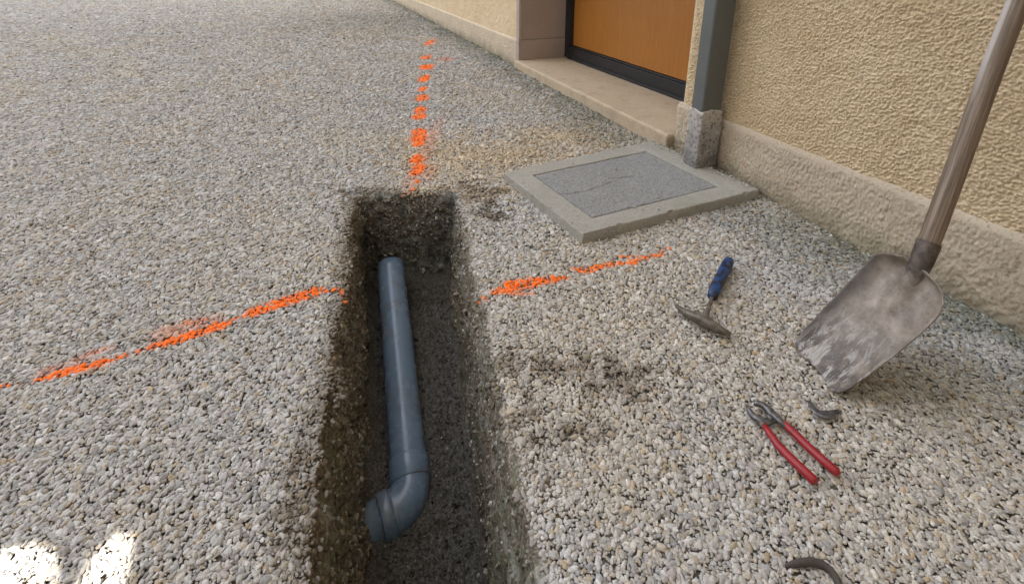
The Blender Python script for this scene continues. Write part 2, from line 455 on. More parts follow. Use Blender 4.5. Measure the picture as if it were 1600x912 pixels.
def wall_mesh(name, s_, z_, o_, mat, parent, nS, nZ):
    P_ = WA[None]+WD[None]*s_.reshape(-1, 1)+WN[None]*o_.reshape(-1, 1); P_[:, 2] = z_.ravel()
    ob = mesh_obj(name, P_, grid_faces(nS, nZ), mat, smooth=True)
    return adopt(ob, parent)
S0, S1 = 2.35, 4.160          # door opening
# rough-cast faces (one mesh: near face and far face)
parts_v, parts_f, base = [], [], 0
for (a0, a1, st, am, sd_) in ((S1+.002, 6.3, .0019, .0075, 3), (-3.0, S0-.0, .012, .009, 90)):
    s_, z_, o_, S, Z = wall_relief(a0, a1, .165, 1.12, st, .012, am, sd_)
    edgef = np.minimum(np.clip((s_-a0)/.02, 0, 1) if a0 > S1-.1 else 1, np.clip((a1-s_)/.03, 0, 1))
    o_ = .012+(o_-.012)*edgef
    P_ = WA[None]+WD[None]*s_.reshape(-1, 1)+WN[None]*o_.reshape(-1, 1); P_[:, 2] = z_.ravel()
    parts_v.append(P_); parts_f.append(grid_faces(len(S), len(Z))+base); base += len(P_)
adopt(mesh_obj('rendered_wall', np.concatenate(parts_v), np.concatenate(parts_f), M_WALL, smooth=True), house)
bm = bmesh.new()
wall_box(bm, S1+.002, 12, .018, .60, -.02, 6.5)      # wall core, near side
wall_box(bm, -14, S0-.03, .018, .60, -.02, 6.5)    # far side
wall_box(bm, S0-.002, S1+.002, .018, .60, 2.25, 6.5)     # above the door
wall_box(bm, -14, 12, .0155, .017, 1.121, 6.49)
adopt(bm_obj('masonry', bm, M_WALLFLAT), house)
bm = bmesh.new()
wall_box(bm, -14.3, 12.3, -.45, 1.2, 6.5, 6.7)
adopt(bm_obj('roof', bm, M_FRAME), house)
# plinth with sloping top: profile rows in (o, z)
prof = [(0.0, -.03)]+[(0.0, z) for z in np.arange(-.026, .192, .0045)]+[(.002, .197), (.006, .203), (.011, .207), (.0165, .210)]
def plinth(a0, a1, st, am, seed, fade0, fade1):
    S = np.arange(a0, a1+st*.5, st); S[-1] = a1
    n_ = len(S); O = np.array([p[0] for p in prof]); Zp = np.array([p[1] for p in prof])
    s_, z_ = np.meshgrid(S, Zp); q = np.column_stack([s_.ravel(), np.zeros(s_.size), z_.ravel()])
    r1 = 1-np.abs(vnoise(q, 115, seed+3)*2-1); r2 = vnoise(q, 55, seed+4); r3 = 1-np.abs(vnoise(q, 230, seed+5)*2-1)
    hgt = (crumbs(q, 140, seed+6)*.8+r2*.5+vnoise(q, 280, seed+7)*.3-.85).reshape(s_.shape)*am
    tf = np.clip((.200-z_)/.025, .10, 1)
    ef = np.ones_like(s_)
    if fade0: ef = np.minimum(ef, np.clip((s_-a0)/.015, 0, 1))
    if fade1: ef = np.minimum(ef, np.clip((a1-s_)/.015, 0, 1))
    o_ = O[:, None]-hgt*tf*ef + (vnoise(q, 9, seed+8).reshape(s_.shape)-.5)*.004
    z2 = z_+(vnoise(q, 14, seed+9).reshape(s_.shape)-.5)*.003*(z_ > .18)
    P_ = WA[None]+WD[None]*s_.reshape(-1, 1)+WN[None]*o_.reshape(-1, 1); P_[:, 2] = z2.ravel()
    return P_, grid_faces(n_, len(prof)), S
vv, ff, base = [], [], 0
for args in ((S1-.018, 6.3, .0026, .0068, 40, True, False), (-3.0, S0-.01, .011, .006, 70, False, True)):
    P_, F_, S = plinth(*args); vv.append(P_); ff.append(F_+base); base += len(P_)
adopt(mesh_obj('plinth', np.concatenate(vv), np.concatenate(ff), M_PLINTH, smooth=True), house)
bm = bmesh.new(); wall_box(bm, S1-.016, S1+.06, .0035, .058, -.02, .2065)
adopt(bm_obj('plinth_end', bm, M_PLINTH, bevel=.004), house)
for a_, b_ in ((6.3, 12), (-14, -3)):
    bm = bmesh.new(); wall_box(bm, a_, b_, 0, .0165, -.02, .205); adopt(bm_obj('plinth', bm, M_PLINTH), house)
# recess: left reveal in two courses, right reveal
bm = bmesh.new(); wall_box(bm, S0-.06, S0-.003, .0, .40, .21, 2.25)
adopt(bm_obj('door_reveal', bm, M_REVEAL, bevel=.004), house)
bm = bmesh.new(); wall_box(bm, S0-.06, S0+.004, -.006, .40, -.01, .2085)
adopt(bm_obj('reveal_base', bm, M_REVEAL, bevel=.005), house)
bm = bmesh.new(); wall_box(bm, S1, S1+.05, .0125, .40, .206, 2.25)
adopt(bm_obj('door_reveal', bm, M_WALLFLAT, bevel=.003), house)
bm = bmesh.new(); wall_box(bm, S0-.06, S1+.05, .60, .75, -.01, 6.5); adopt(bm_obj('back_wall', bm, M_WALLFLAT), house)
# threshold slab of worn stone: subdivided and roughened
def rough_box(name, fn, nu, nv, nw, mat, amp_, seed, freq=40, bev=.004):
    """fn(u, v, w) in 0..1 -> world; subdivided box, rounded and roughened"""
    bm = bmesh.new(); bmesh.ops.create_cube(bm, size=1)
    for ax, n_ in ((0, nu), (1, nv), (2, nw)):
        for k in range(1, n_):
            t = -.5+k/n_
            no = [0, 0, 0]; no[ax] = 1; co = [0, 0, 0]; co[ax] = t
            bmesh.ops.bisect_plane(bm, geom=bm.verts[:]+bm.edges[:]+bm.faces[:], plane_co=co, plane_no=no)
    for v in bm.verts:
        u, w_, z = v.co.x+.5, v.co.y+.5, v.co.z+.5
        inn = sum(1 for t in (u, w_, z) if t < 1e-4 or t > 1-1e-4)
        p = V(fn(u, w_, z)); c_ = V(fn(.5, .5, .5))
        d_ = Vector((0, 0, 0))
        q = p*freq
        a_ = (mnoise.noise(q)+.5*mnoise.noise(q*2.7+Vector((seed, 0, 0))))*amp_
        ctr = V(fn(min(max(u, .04), .96), min(max(w_, .04), .96), .5))
        d_ = (ctr-p)
        if d_.length > 1e-6: d_.normalize()
        v.co = p + d_*(a_ + (bev if inn == 2 else bev*1.6 if inn == 3 else 0))
    return bm_obj(name, bm, mat, smooth=True)
sill = rough_box('threshold', lambda u, v, w: wp(S0-.028+u*(S1-S0+.010), -.034+v*.44, -.02+w*(.055+u*.012+.02)), 150, 34, 7, M_SILL, .0016, 3, 30, .003)
adopt(sill, house)
# door
door = empty('door', V(wp(3.1, .40, .06))); adopt(door, house)
bm = bmesh.new()
wall_box(bm, S0-.002, S0+.075, .385, .45, .060, 2.22)
wall_box(bm, S1-.06, S1+.002, .385, .45, .060, 2.22)
wall_box(bm, S0+.075, S1-.06, .385, .45, .058, .150)
wall_box(bm, S0+.075, S1-.06, .385, .45, 2.14, 2.22)
wall_box(bm, S0+.069, S1-.06, .372, .3845, .058, .080)
wall_box(bm, S0+.0752, S0+.087, .398, .44, .16, 2.14); wall_box(bm, S0+.0753, S1-.0603, .398, .44, .1502, .160)
f_ = bm_obj('door_frame', bm, M_FRAME, bevel=.003)
bm = bmesh.new(); wall_box(bm, S0+.089, S1-.07, .412, .44, .163, 2.135); l_ = bm_obj('door_leaf', bm, M_DOOR, bevel=.002)
for q_ in (f_, l_):
    q_.parent = door; q_.matrix_parent_inverse = (Matrix.Translation(door.location)).inverted()
# reset chain: child inverse must cancel the full parent transform
for q_ in (f_, l_): q_.matrix_parent_inverse = Matrix.Translation(V(wp(3.1, .40, .06))).inverted()
door.location = V(wp(3.1, .40, .06))
# downpipe
dp = empty('downpipe', V(wp(4.365, -.06, .035))); adopt(dp, house)
bm = bmesh.new(); wall_box(bm, 4.332, 4.392, -.106, -.016, .245, 6.45)
u_ = bm_obj('pipe_length', bm, M_ZINC, bevel=.008, seg=3)
sh = rough_box('pipe_shoe', lambda u, v, w: wp(4.336-.004+u*(.068), -.110+v*(.096), .030+w*.222+.003*math.sin(u*5+v*7)*w), 12, 14, 28, M_SHOE, .0022, 9, 60, .004)
bm = bmesh.new()
wall_box(bm, 4.322, 4.402, -.112, -.105, 1.55, 1.58); wall_box(bm, 4.322, 4.331, -.105, .02, 1.55, 1.58); wall_box(bm, 4.393, 4.402, -.105, .02, 1.55, 1.58)
br = bm_obj('pipe_bracket', bm, M_ZINC, bevel=.002)
for q_ in (u_, sh, br):
    q_.parent = dp; q_.matrix_parent_inverse = Matrix.Translation(V(wp(4.365, -.06, .035))).inverted()

# ------------------------------------------------------------------ drain inspection cover
SLc = [at(787, 269, .033), at(911, 365, .033), at(1187, 296, .033), at(1020, 220, .033)]     # left, front, right, back
def bil(u, v, z):
    p = SLc[0]*(1-u)*(1-v)+SLc[1]*u*(1-v)+SLc[2]*u*v+SLc[3]*(1-u)*v
    return np.array([p[0], p[1], z])
dc = empty('drain_cover', V(bil(.5, .5, 0)))
tag(dc, 'square grey concrete drain cover set in a raised frame beside the downpipe', 'drain cover')
# invert inner corners
def invb(p):
    u = v = .5
    for _ in range(30):
        q = bil(u, v, .033); e = p[:2]-q[:2]
        du = (bil(u+.001, v, .033)-q)[:2]/.001; dv = (bil(u, v+.001, .033)-q)[:2]/.001
        s = np.linalg.solve(np.column_stack([du, dv]), e); u += s[0]; v += s[1]
    return u, v
inner = [invb(at(833, 273, .033)), invb(at(925, 340, .033)), invb(at(1123, 291, .033)), invb(at(1010, 236, .033))]
def frame_mesh():
    """concrete frame as a heightfield ring round the recess, with vertical outer and inner sides"""
    N = 200
    # parameter t around the square, rows from outer bottom to inner bottom
    def outerp(t):
        k = int(t*4) % 4; f = t*4-int(t*4)
        c = [(0, 0), (1, 0), (1, 1), (0, 1)]; a, b = c[k], c[(k+1) % 4]
        return (a[0]+(b[0]-a[0])*f, a[1]+(b[1]-a[1])*f)
    def innerp(t):
        k = int(t*4) % 4; f = t*4-int(t*4); a, b = inner[k], inner[(k+1) % 4]
        return (a[0]+(b[0]-a[0])*f, a[1]+(b[1]-a[1])*f)
    rws = [(-.0, -.02), (0, -.005), (0, .008), (0, .018), (0, .027), (.012, .0318), (.03, .033)]+[(w, .033) for w in np.linspace(.08, .93, 14)]+[(.975, .0325), (.995, .031), (1, .027), (1, .0)]
    vs_ = []
    for w, z in rws:
        for i in range(N*4):
            t = i/(N*4); a = outerp(t); b = innerp(t)
            vs_.append(bil(a[0]+(b[0]-a[0])*w, a[1]+(b[1]-a[1])*w, z))
    vs_ = np.array(vs_)
    q = vs_.copy()
    nz = (fbm(q, 70, 3, 5)-.5)*.004+(fbm(q, 12, 2, 7)-.5)*.004
    vs_[:, 2] += nz*.8
    c_ = bil(.5, .5, 0)
    dv = vs_[:, :2]-c_[None, :2]; dv /= np.linalg.norm(dv, axis=1)[:, None]
    rowi = np.repeat(np.arange(len(rws)), N*4)
    side = (rowi < 7)
    # chipped outer edge
    chip = np.clip(fbm(q*np.array([1, 1, .3]), 45, 3, 11)-.64, 0, 1)*.06
    vs_[:, :2] += dv*((fbm(q, 90, 2, 15)-.5)*.005*side-chip*(rowi >= 4)*(rowi <= 6))[:, None]
    vs_[:, 2] -= chip*.5*((rowi >= 5) & (rowi <= 6))
    return mesh_obj('cover_frame', vs_, grid_faces(N*4, len(rws), True), M_DRAIN, smooth=True)
adopt(frame_mesh(), dc)
def cover_mesh():
    N, Mv = 130, 160
    u, v = np.meshgrid(np.linspace(0, 1, N), np.linspace(0, 1, Mv))
    # inset of the inner quad
    g = .006
    U = g+u*(1-2*g); Vv = g+v*(1-2*g)
    iu = inner[0][0]*(1-U)*(1-Vv)+inner[1][0]*U*(1-Vv)+inner[2][0]*U*Vv+inner[3][0]*(1-U)*Vv
    iv = inner[0][1]*(1-U)*(1-Vv)+inner[1][1]*U*(1-Vv)+inner[2][1]*U*Vv+inner[3][1]*(1-U)*Vv
    P_ = np.array([bil(a, b, .031) for a, b in zip(iu.ravel(), iv.ravel())])
    z = (fbm(P_, 60, 3, 3)-.5)*.004+(fbm(P_, 220, 2, 4)-.5)*.0035
    # straight crack about half way, starting at the near-left edge
    us, vs2 = u.ravel(), v.ravel()
    line = .50+.03*np.sin(vs2*9)+(vnoise(P_, 60, 6)-.5)*.03
    dcr = np.abs(us-line)
    z -= np.clip(1-dcr/.012, 0, 1)*.0055*np.clip((.46-vs2)/.04+.1, .0, 1)
    # second broken notch in the middle
    z -= np.clip(1-np.abs(us-.43-.3*(vs2-.5))/.014, 0, 1)*.006*((vs2 > .42) & (vs2 < .62))
    e = np.minimum(np.minimum(us, 1-us)*.40, np.minimum(vs2, 1-vs2)*.5)
    z -= np.clip(.004-e, 0, .004)*1.2+np.clip(.0025-e, 0, .003)*6
    P_[:, 2] += z
    return mesh_obj('cover_plate', P_, grid_faces(N, Mv), M_COVER, smooth=True)
adopt(cover_mesh(), dc)
bm = bmesh.new()
vv_ = [bm.verts.new(V(bil(u, v, .006))) for u, v in inner]; bm.faces.new(vv_); adopt(bm_obj('cover_seat', bm, M_SOIL), dc)

# ------------------------------------------------------------------ stones
rng = np.random.default_rng(7)
def stone_shape(seed, sub=3, flat=.72):
    r_ = np.random.default_rng(seed)
    bm = bmesh.new(); bmesh.ops.create_icosphere(bm, subdivisions=sub, radius=1)
    v = np.array([x.co[:] for x in bm.verts])
    f = np.array([[q.index for q in x.verts] for x in bm.faces]); bm.free()
    npl = 9
    nn = r_.normal(size=(npl, 3)); nn /= np.linalg.norm(nn, axis=1)[:, None]; dd = r_.uniform(.62, .88, npl)
    rad = np.ones(len(v))
    for k in range(npl):
        c_ = v@nn[k]; lim = np.where(c_ > .05, dd[k]/np.maximum(c_, .05), 9)
        # smooth minimum keeps the edges worn
        rad = -np.log(np.exp(-rad*24)+np.exp(-lim*24))/24
    v = v*rad[:, None]
    v *= (1+(vnoise(v+5, 1.6, seed)-.5)*.35)[:, None]
    v = v*np.array([1.12, r_.uniform(.72, .95), flat*r_.uniform(.75, 1.1)])
    return v, f
tmpl = bpy.data.collections.new('stone_shapes')
SHAPES = []
for k in range(28):
    v, f = stone_shape(k+1); SHAPES.append(stone_shape(k+1, 2))
    me = bpy.data.meshes.new('stone_shape')
    me.from_pydata([tuple(x) for x in v], [], [tuple(int(i) for i in x) for x in f]); me.update()
    me.polygons.foreach_set('use_smooth', [True]*len(me.polygons))
    tmpl.objects.link(bpy.data.objects.new('stone_shape', me))

def scatter(name, pos, rot, scl, col, mat):
    n = len(pos)
    me = bpy.data.meshes.new(name); me.vertices.add(n); me.vertices.foreach_set('co', np.asarray(pos, dtype=np.float32).ravel())
    a = me.attributes.new('rot', 'FLOAT_VECTOR', 'POINT'); a.data.foreach_set('vector', np.asarray(rot, dtype=np.float32).ravel())
    a = me.attributes.new('scl', 'FLOAT_VECTOR', 'POINT'); a.data.foreach_set('vector', np.asarray(scl, dtype=np.float32).ravel())
    a = me.attributes.new('col', 'FLOAT_COLOR', 'POINT'); a.data.foreach_set('color', np.column_stack([col, np.ones(n)]).astype(np.float32).ravel())
    a = me.attributes.new('pick', 'INT', 'POINT'); a.data.foreach_set('value', rng.integers(0, 28, n).astype(np.int32))
    o = bpy.data.objects.new(name, me); C.objects.link(o); me.materials.append(mat)
    ng = bpy.data.node_groups.new(name, 'GeometryNodeTree')
    ng.interface.new_socket('Geometry', in_out='INPUT', socket_type='NodeSocketGeometry')
    ng.interface.new_socket('Geometry', in_out='OUTPUT', socket_type='NodeSocketGeometry')
    N = ng.nodes.new; L = ng.links.new
    gi = N('NodeGroupInput'); go = N('NodeGroupOutput')
    ci = N('GeometryNodeCollectionInfo'); ci.inputs['Collection'].default_value = tmpl
    ci.inputs['Separate Children'].default_value = True; ci.inputs['Reset Children'].default_value = True
    sm = N('GeometryNodeSetMaterial'); sm.inputs['Material'].default_value = mat; L(ci.outputs[0], sm.inputs[0])
    ip = N('GeometryNodeInstanceOnPoints'); ip.inputs['Pick Instance'].default_value = True
    L(gi.outputs[0], ip.inputs['Points']); L(sm.outputs[0], ip.inputs['Instance'])
    def attr(nm, dt):
        q = N('GeometryNodeInputNamedAttribute'); q.data_type = dt; q.inputs['Name'].default_value = nm
        return next(s for s in q.outputs if s.enabled and s.name == 'Attribute')
    er = N('FunctionNodeEulerToRotation'); L(attr('rot', 'FLOAT_VECTOR'), er.inputs[0]); L(er.outputs[0], ip.inputs['Rotation'])
    L(attr('scl', 'FLOAT_VECTOR'), ip.inputs['Scale']); L(attr('pick', 'INT'), ip.inputs['Instance Index'])
    L(ip.outputs[0], go.inputs[0])
    md = o.modifiers.new('scatter', 'NODES'); md.node_group = ng
    return o

# ---- gravel positions: jittered rows, coarser with distance
xs_, ys_, sp_ = [], [], []
y = -.7; k = 0
while y < 13.5:
    sp = .0056 + max(0, y-.40)*.0034; sp = min(sp, .030)
    half = 1.5 + max(y, .0)*1.25
    xr = min(1.5+max(0, 1-y)*.2, half)
    x = np.arange(-half, min(half, 1.6), sp)+(k % 2)*sp*.5+rng.uniform(0, sp)
    xs_.append(x); ys_.append(np.full(len(x), y)); sp_.append(np.full(len(x), sp)); y += sp*.86; k += 1
gx = np.concatenate(xs_); gy = np.concatenate(ys_); gs = np.concatenate(sp_)
gx = gx+rng.uniform(-.40, .40, len(gx))*gs; gy = gy+rng.uniform(-.40, .40, len(gy))*gs
woff = (gx-WA[0])*WN[0]+(gy-WA[1])*WN[1]; wsal = (gx-WA[0])*WD[0]+(gy-WA[1])*WD[1]
td = trench_dist(gx, gy)
p3 = np.column_stack([gx, gy, np.zeros(len(gx))])
rim = (fbm(p3, 22, 3, 61)-.5)*.030-.001
leftside = ((gx-(-.38+(1.47-gy)*.24)) < 0)
rim = rim+np.where(~leftside, .005*np.clip((1.4-gy)/.7, 0, 1), 0)+np.where(leftside & (td > 0), .010*np.clip((1.25-gy)/.7, 0, 1), 0)
keep = (woff < -.002) & (td > rim)
# not under the threshold and not under the drain frame
keep &= ~((wsal > S0-.03) & (wsal < S1-.01) & (woff > -.036))
def inquad(x, y, q, shrink=0.0):
    ins = np.ones(len(x), bool); sgn = None
    for k in range(4):
        a = q[k][:2]; b = q[(k+1) % 4][:2]; e = (b-a)/np.linalg.norm(b-a)
        d_ = (x-a[0])*e[1]-(y-a[1])*e[0]
        if sgn is None:
            c_ = (q[0]+q[1]+q[2]+q[3])[:2]/4; sgn = np.sign((c_[0]-a[0])*e[1]-(c_[1]-a[1])*e[0])
        ins &= d_*sgn > shrink
    return ins
keep &= ~inquad(gx, gy, SLc, .002)
# dirt patches (dug soil trodden into the gravel)
def spot(x, y, px, py, rx, ry, nz):
    c_ = at(px, py); ex = at(px+rx, py)-c_; ey = at(px, py+ry)-c_
    return np.clip(1.25-np.sqrt(((x-c_[0])/abs(ex[0]))**2+((y-c_[1])/abs(ey[1]))**2)+nz, 0, 1)
nz = (fbm(p3, 35, 4, 71)-.5)*3.2
DIRT = [(870, 575, 90, 26), (835, 645, 40, 14), (980, 590, 55, 22), (900, 672, 62, 24), (940, 610, 60, 20), (790, 560, 16, 30), (478, 765, 58, 56), (500, 650, 26, 80), (482, 870, 30, 60), (735, 300, 40, 14), (760, 330, 30, 20), (575, 300, 60, 8)]
mud = np.zeros(len(gx))
for a in DIRT: mud = np.maximum(mud, spot(gx, gy, *a, nz)*.8)
rimmud = np.clip(1-(td-rim)/np.where(leftside, .035+.02*np.clip(1.3-gy, 0, 1), .014), 0, 1)*np.clip(.9+nz*.35, 0, 1)
mud = np.maximum(mud, rimmud)
keep &= rng.random(len(gx)) > np.maximum(mud*.30-.05, 0)
keep &= rng.random(len(gx)) > .015
def pick(a): return a[keep]
gx, gy, gs, woff, wsal, td, mud = map(pick, (gx, gy, gs, woff, wsal, td, mud)); p3 = p3[keep]
n = len(gx); print('gravel stones', n)
size = gs*.5*np.clip(rng.lognormal(.14, .30, n), .55, 2.1)*1.08
gz = -.0030*(gs/.010)+rng.normal(0, .0011, n)*(gs/.010)+(fbm(p3, 7, 3, 81)-.5)*.006
near = (td < .05)
gz = gz - np.where(near, np.interp(td, [-.01, .0, .006, .014, .03, .05], [.03, .018, .010, .004, .001, 0]), 0)
rot = np.column_stack([rng.normal(0, .22, n), rng.normal(0, .22, n), rng.uniform(0, 6.283, n)])
scl = np.column_stack([size*rng.uniform(.95, 1.25, n), size*rng.uniform(.88, 1.08, n), size*rng.uniform(.8, 1.1, n)])
pal = np.array([(.50, .475, .435), (.56, .545, .52), (.44, .425, .40), (.50, .445, .365), (.38, .375, .37), (.64, .62, .585), (.46, .375, .265), (.48, .435, .42), (.30, .28, .26)])
pw = np.array([.25, .2, .17, .1, .1, .07, .035, .05, .025]); pw /= pw.sum()
col = pal[rng.choice(len(pal), n, p=pw)]*rng.uniform(.84, 1.12, (n, 1))
warm = np.clip((fbm(p3, 3.0, 3, 91)-.5)*3+np.clip((gx+.45)/.8, 0, .8), 0, 1)[:, None]
col = col*(1-warm*.5)+col*np.array([1.08, .98, .82])*warm*.5
# ochre sandy tint round the drain frame and the far trench end
oc_ = np.zeros(n)
for a in [(760, 240, 190, 40), (860, 215, 120, 25), (700, 300, 120, 14)]: oc_ = np.maximum(oc_, spot(gx, gy, *a, nz[keep]*.6)*.6)
col = col*(1-oc_[:, None])+col*np.array([1.10, .93, .66])*oc_[:, None]
# dampness and moss at the house foot and drain, plus painted shovel shade
damp_shade = np.clip(1-(-woff)/(.26+.14*vnoise(p3, 4, 95)), 0, 1)*np.clip(fbm(p3, 9, 3, 97)*2.1-.15, 0, 1)*1.0
damp_shade = np.maximum(damp_shade, spot(gx, gy, 1245, 350, 110, 35, nz[keep]*.5)*.6)
damp_shade = np.maximum(damp_shade, spot(gx, gy, 1490, 590, 150, 90, nz[keep]*.4)*.45)  # shovel's shade, painted into the stone colour right of the blade
damp_shade = np.maximum(damp_shade, spot(gx, gy, 640, 30, 190, 24, nz[keep]*.5)*.5)
col = col*(1-damp_shade[:, None])+col*np.array([.43, .46, .40])*damp_shade[:, None]
col = col*(1-mud[:, None]*.8)+np.array([.15, .115, .075])*(mud*.8)[:, None]
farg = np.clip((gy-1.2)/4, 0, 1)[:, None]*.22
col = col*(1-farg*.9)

# ---- spray paint: ground-plane spots and dashes
def spots_to_paint(x, y, spots):
    """spots: (px, py, half width px, half height px, strength)"""
    out = np.zeros(len(x)); hit = np.zeros(len(x))
    for (px, py, rx, ry, st) in spots:
        c_ = at(px, py); ax = abs((at(px+rx, py)-c_)[0]); ay = abs((at(px, py-ry)-c_)[1])
        r_ = np.sqrt(((x-c_[0])/ax)**2+((y-c_[1])/ay)**2)
        out = np.maximum(out, st*np.clip((1.75-r_)/1.1, 0, 1)**1.5); 
    return out
def dash(x0, y0, x1, y1, hw0, hw1, st, step=5):
    L_ = max(2, int(abs(x1-x0)/step)+1)
    return [(x0+(x1-x0)*t, y0+(y1-y0)*t, 5+(hw0+(hw1-hw0)*t)*.8, (hw0+(hw1-hw0)*t)*.8+.3, st) for t in np.linspace(0, 1, L_)]
left_line = dash(-60, 618, 8, 602, 4, 4, .75)+dash(30, 600, 60, 594, 2, 3, .4)+dash(62, 593, 100, 582, 4, 7, .85)+dash(100, 582, 160, 566, 8, 8, 1)+dash(160, 566, 196, 554, 6, 3, .8)\
    + dash(210, 550, 250, 539, 2.5, 4, .7)+dash(250, 537, 345, 508, 8, 8, 1)+dash(345, 508, 356, 504, 6, 3, .7)+dash(365, 498, 380, 495, 2, 2, .6)\
    + dash(385, 493, 400, 487, 3, 6, .9)+dash(400, 486, 490, 456, 8, 8, 1)+dash(490, 456, 500, 452, 6, 4, .8)+dash(504, 455, 528, 449, 1.5, 1.5, .7, 3)+dash(528, 449, 548, 468, 1.6, 1.6, .7, 3)\
    + dash(290, 505, 330, 500, 8, 8, .42)+dash(120, 560, 165, 545, 6, 6, .38)+dash(75, 580, 150, 570, 14, 14, .33)+dash(255, 520, 330, 505, 16, 16, .33)
right_line = dash(736, 471, 750, 463, 2, 2, .7)+dash(750, 460, 762, 466, 2, 2, .5)+dash(776, 456, 800, 448, 4, 8, .9)+dash(800, 446, 830, 441, 9, 8, 1)+dash(830, 441, 866, 436, 7, 5, .9)\
    + dash(800, 459, 830, 458, 3, 3, .5)+dash(874, 434, 882, 433, 3, 3, .75)+dash(902, 421, 906, 421, 3, 3, .9)+dash(915, 424, 921, 423, 3, 3, .7)\
    + dash(926, 420, 958, 412, 4, 4, .68)+dash(958, 412, 990, 411, 3, 2.5, .6)+dash(990, 409, 1008, 403, 2.5, 2.5, .6)+dash(1014, 401, 1032, 397, 2.2, 2.2, .66)+dash(1034, 391, 1043, 387, 2, 2, .5)\
    + dash(975, 401, 992, 400, 2, 2, .6)+[]
far_line = [(672, 67, 7, 5, .55), (667, 89, 7, 3.5, .75), (661, 91, 4, 2.5, .7), (667, 105, 11, 4, .8), (663, 123, 8, 5, .95), (661, 139, 7, 4, .8), (660, 153, 9, 5.5, .95), (657, 172, 9, 5, .85), (655, 182, 11, 5, .9),
            (655, 206, 11, 6, 1), (655, 215, 12, 8, 1), (654, 224, 9, 5, .9), (652, 249, 11, 7.5, 1), (651, 267, 10, 7.5, 1), (655, 262, 10, 6, .8), (652, 283, 4, 3, .8), (643, 294, 4, 3, .6),
            (664, 240, 12, 60, .28), (668, 270, 12, 14, .3), (668, 215, 12, 18, .33), (696, 93, 14, 3, .38)]
far_line = [(a, b, c*.92, d*.9, e if e < .5 else min(1.05, e+.1)) for a, b, c, d, e in far_line]
groups = []
used = np.zeros(n, bool)
for nm, sp, lab in (('paint_line', left_line, 'long orange sprayed line on gravel, left of the trench'),
                    ('paint_line', right_line, 'short broken orange sprayed line on gravel between the trench and the hammer'),
                    ('paint_line', far_line, 'row of orange sprayed dashes beyond the far end of the trench')):
    pt = spots_to_paint(gx, gy, sp)
    sel = (pt > .04) & ~used; used |= sel
    groups.append((nm, sel, pt, lab))
from math import sin, cos
def euler_mats(r):
    cx, sx, cy, sy, cz, sz = np.cos(r[:, 0]), np.sin(r[:, 0]), np.cos(r[:, 1]), np.sin(r[:, 1]), np.cos(r[:, 2]), np.sin(r[:, 2])
    return np.stack([np.stack([cy*cz, sx*sy*cz-cx*sz, cx*sy*cz+sx*sz], -1), np.stack([cy*sz, sx*sy*sz+cx*cz, cx*sy*sz-sx*cz], -1), np.stack([-sy, sx*cy, cx*cy], -1)], 1)
P3 = np.column_stack([gx, gy, gz])
for nm, sel, pt, lab in groups:
    idx = np.where(sel)[0]; Ms = euler_mats(rot[idx])
    vs_, fs_, cs_, ps_, b_ = [], [], [], [], 0
    for j, i in enumerate(idx):
        v, f = SHAPES[int(rng.integers(0, 28))]
        w = (v*scl[i])@Ms[j].T+P3[i]; vs_.append(w); fs_.append(f+b_); b_ += len(v)
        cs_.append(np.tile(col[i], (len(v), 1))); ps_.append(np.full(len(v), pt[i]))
    o = mesh_obj(nm, np.concatenate(vs_), np.concatenate(fs_), M_PAINTED, smooth=True)
    a = o.data.attributes.new('col', 'FLOAT_COLOR', 'POINT'); cc = np.concatenate(cs_)
    a.data.foreach_set('color', np.column_stack([cc, np.ones(len(cc))]).astype(np.float32).ravel())
    a = o.data.attributes.new('paint', 'FLOAT', 'POINT'); a.data.foreach_set('value', np.concatenate(ps_).astype(np.float32))
    tag(o, lab, 'paint line', 'orange sprayed marking lines on the gravel')
    print(nm, len(idx))
kp = ~used
# a second, smaller layer wedged in the gaps below
off_ = rng.uniform(-.5, .5, (n, 2))*gs[:, None]*1.6
F3 = np.column_stack([gx+off_[:, 0], gy+off_[:, 1], gz-.0018*(gs/.010)])
fw = (F3[:, 0]-WA[0])*WN[0]+(F3[:, 1]-WA[1])*WN[1]
okf = (trench_dist(F3[:, 0], F3[:, 1]) > .012) & (fw < -.002) & ~inquad(F3[:, 0], F3[:, 1], SLc, .002)
okf &= ~((wsal > S0-.05) & (wsal < S1+.02) & (fw > -.036))
ALLP = np.concatenate([P3[kp], F3[okf]]); ALLR = np.concatenate([rot[kp], rot[okf][:, ::-1]])
ALLS = np.concatenate([scl[kp], scl[okf]*.72]); ALLC = np.concatenate([col[kp], col[okf]*.92])
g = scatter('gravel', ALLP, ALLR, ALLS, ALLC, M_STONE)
tag(g, kind='stuff')

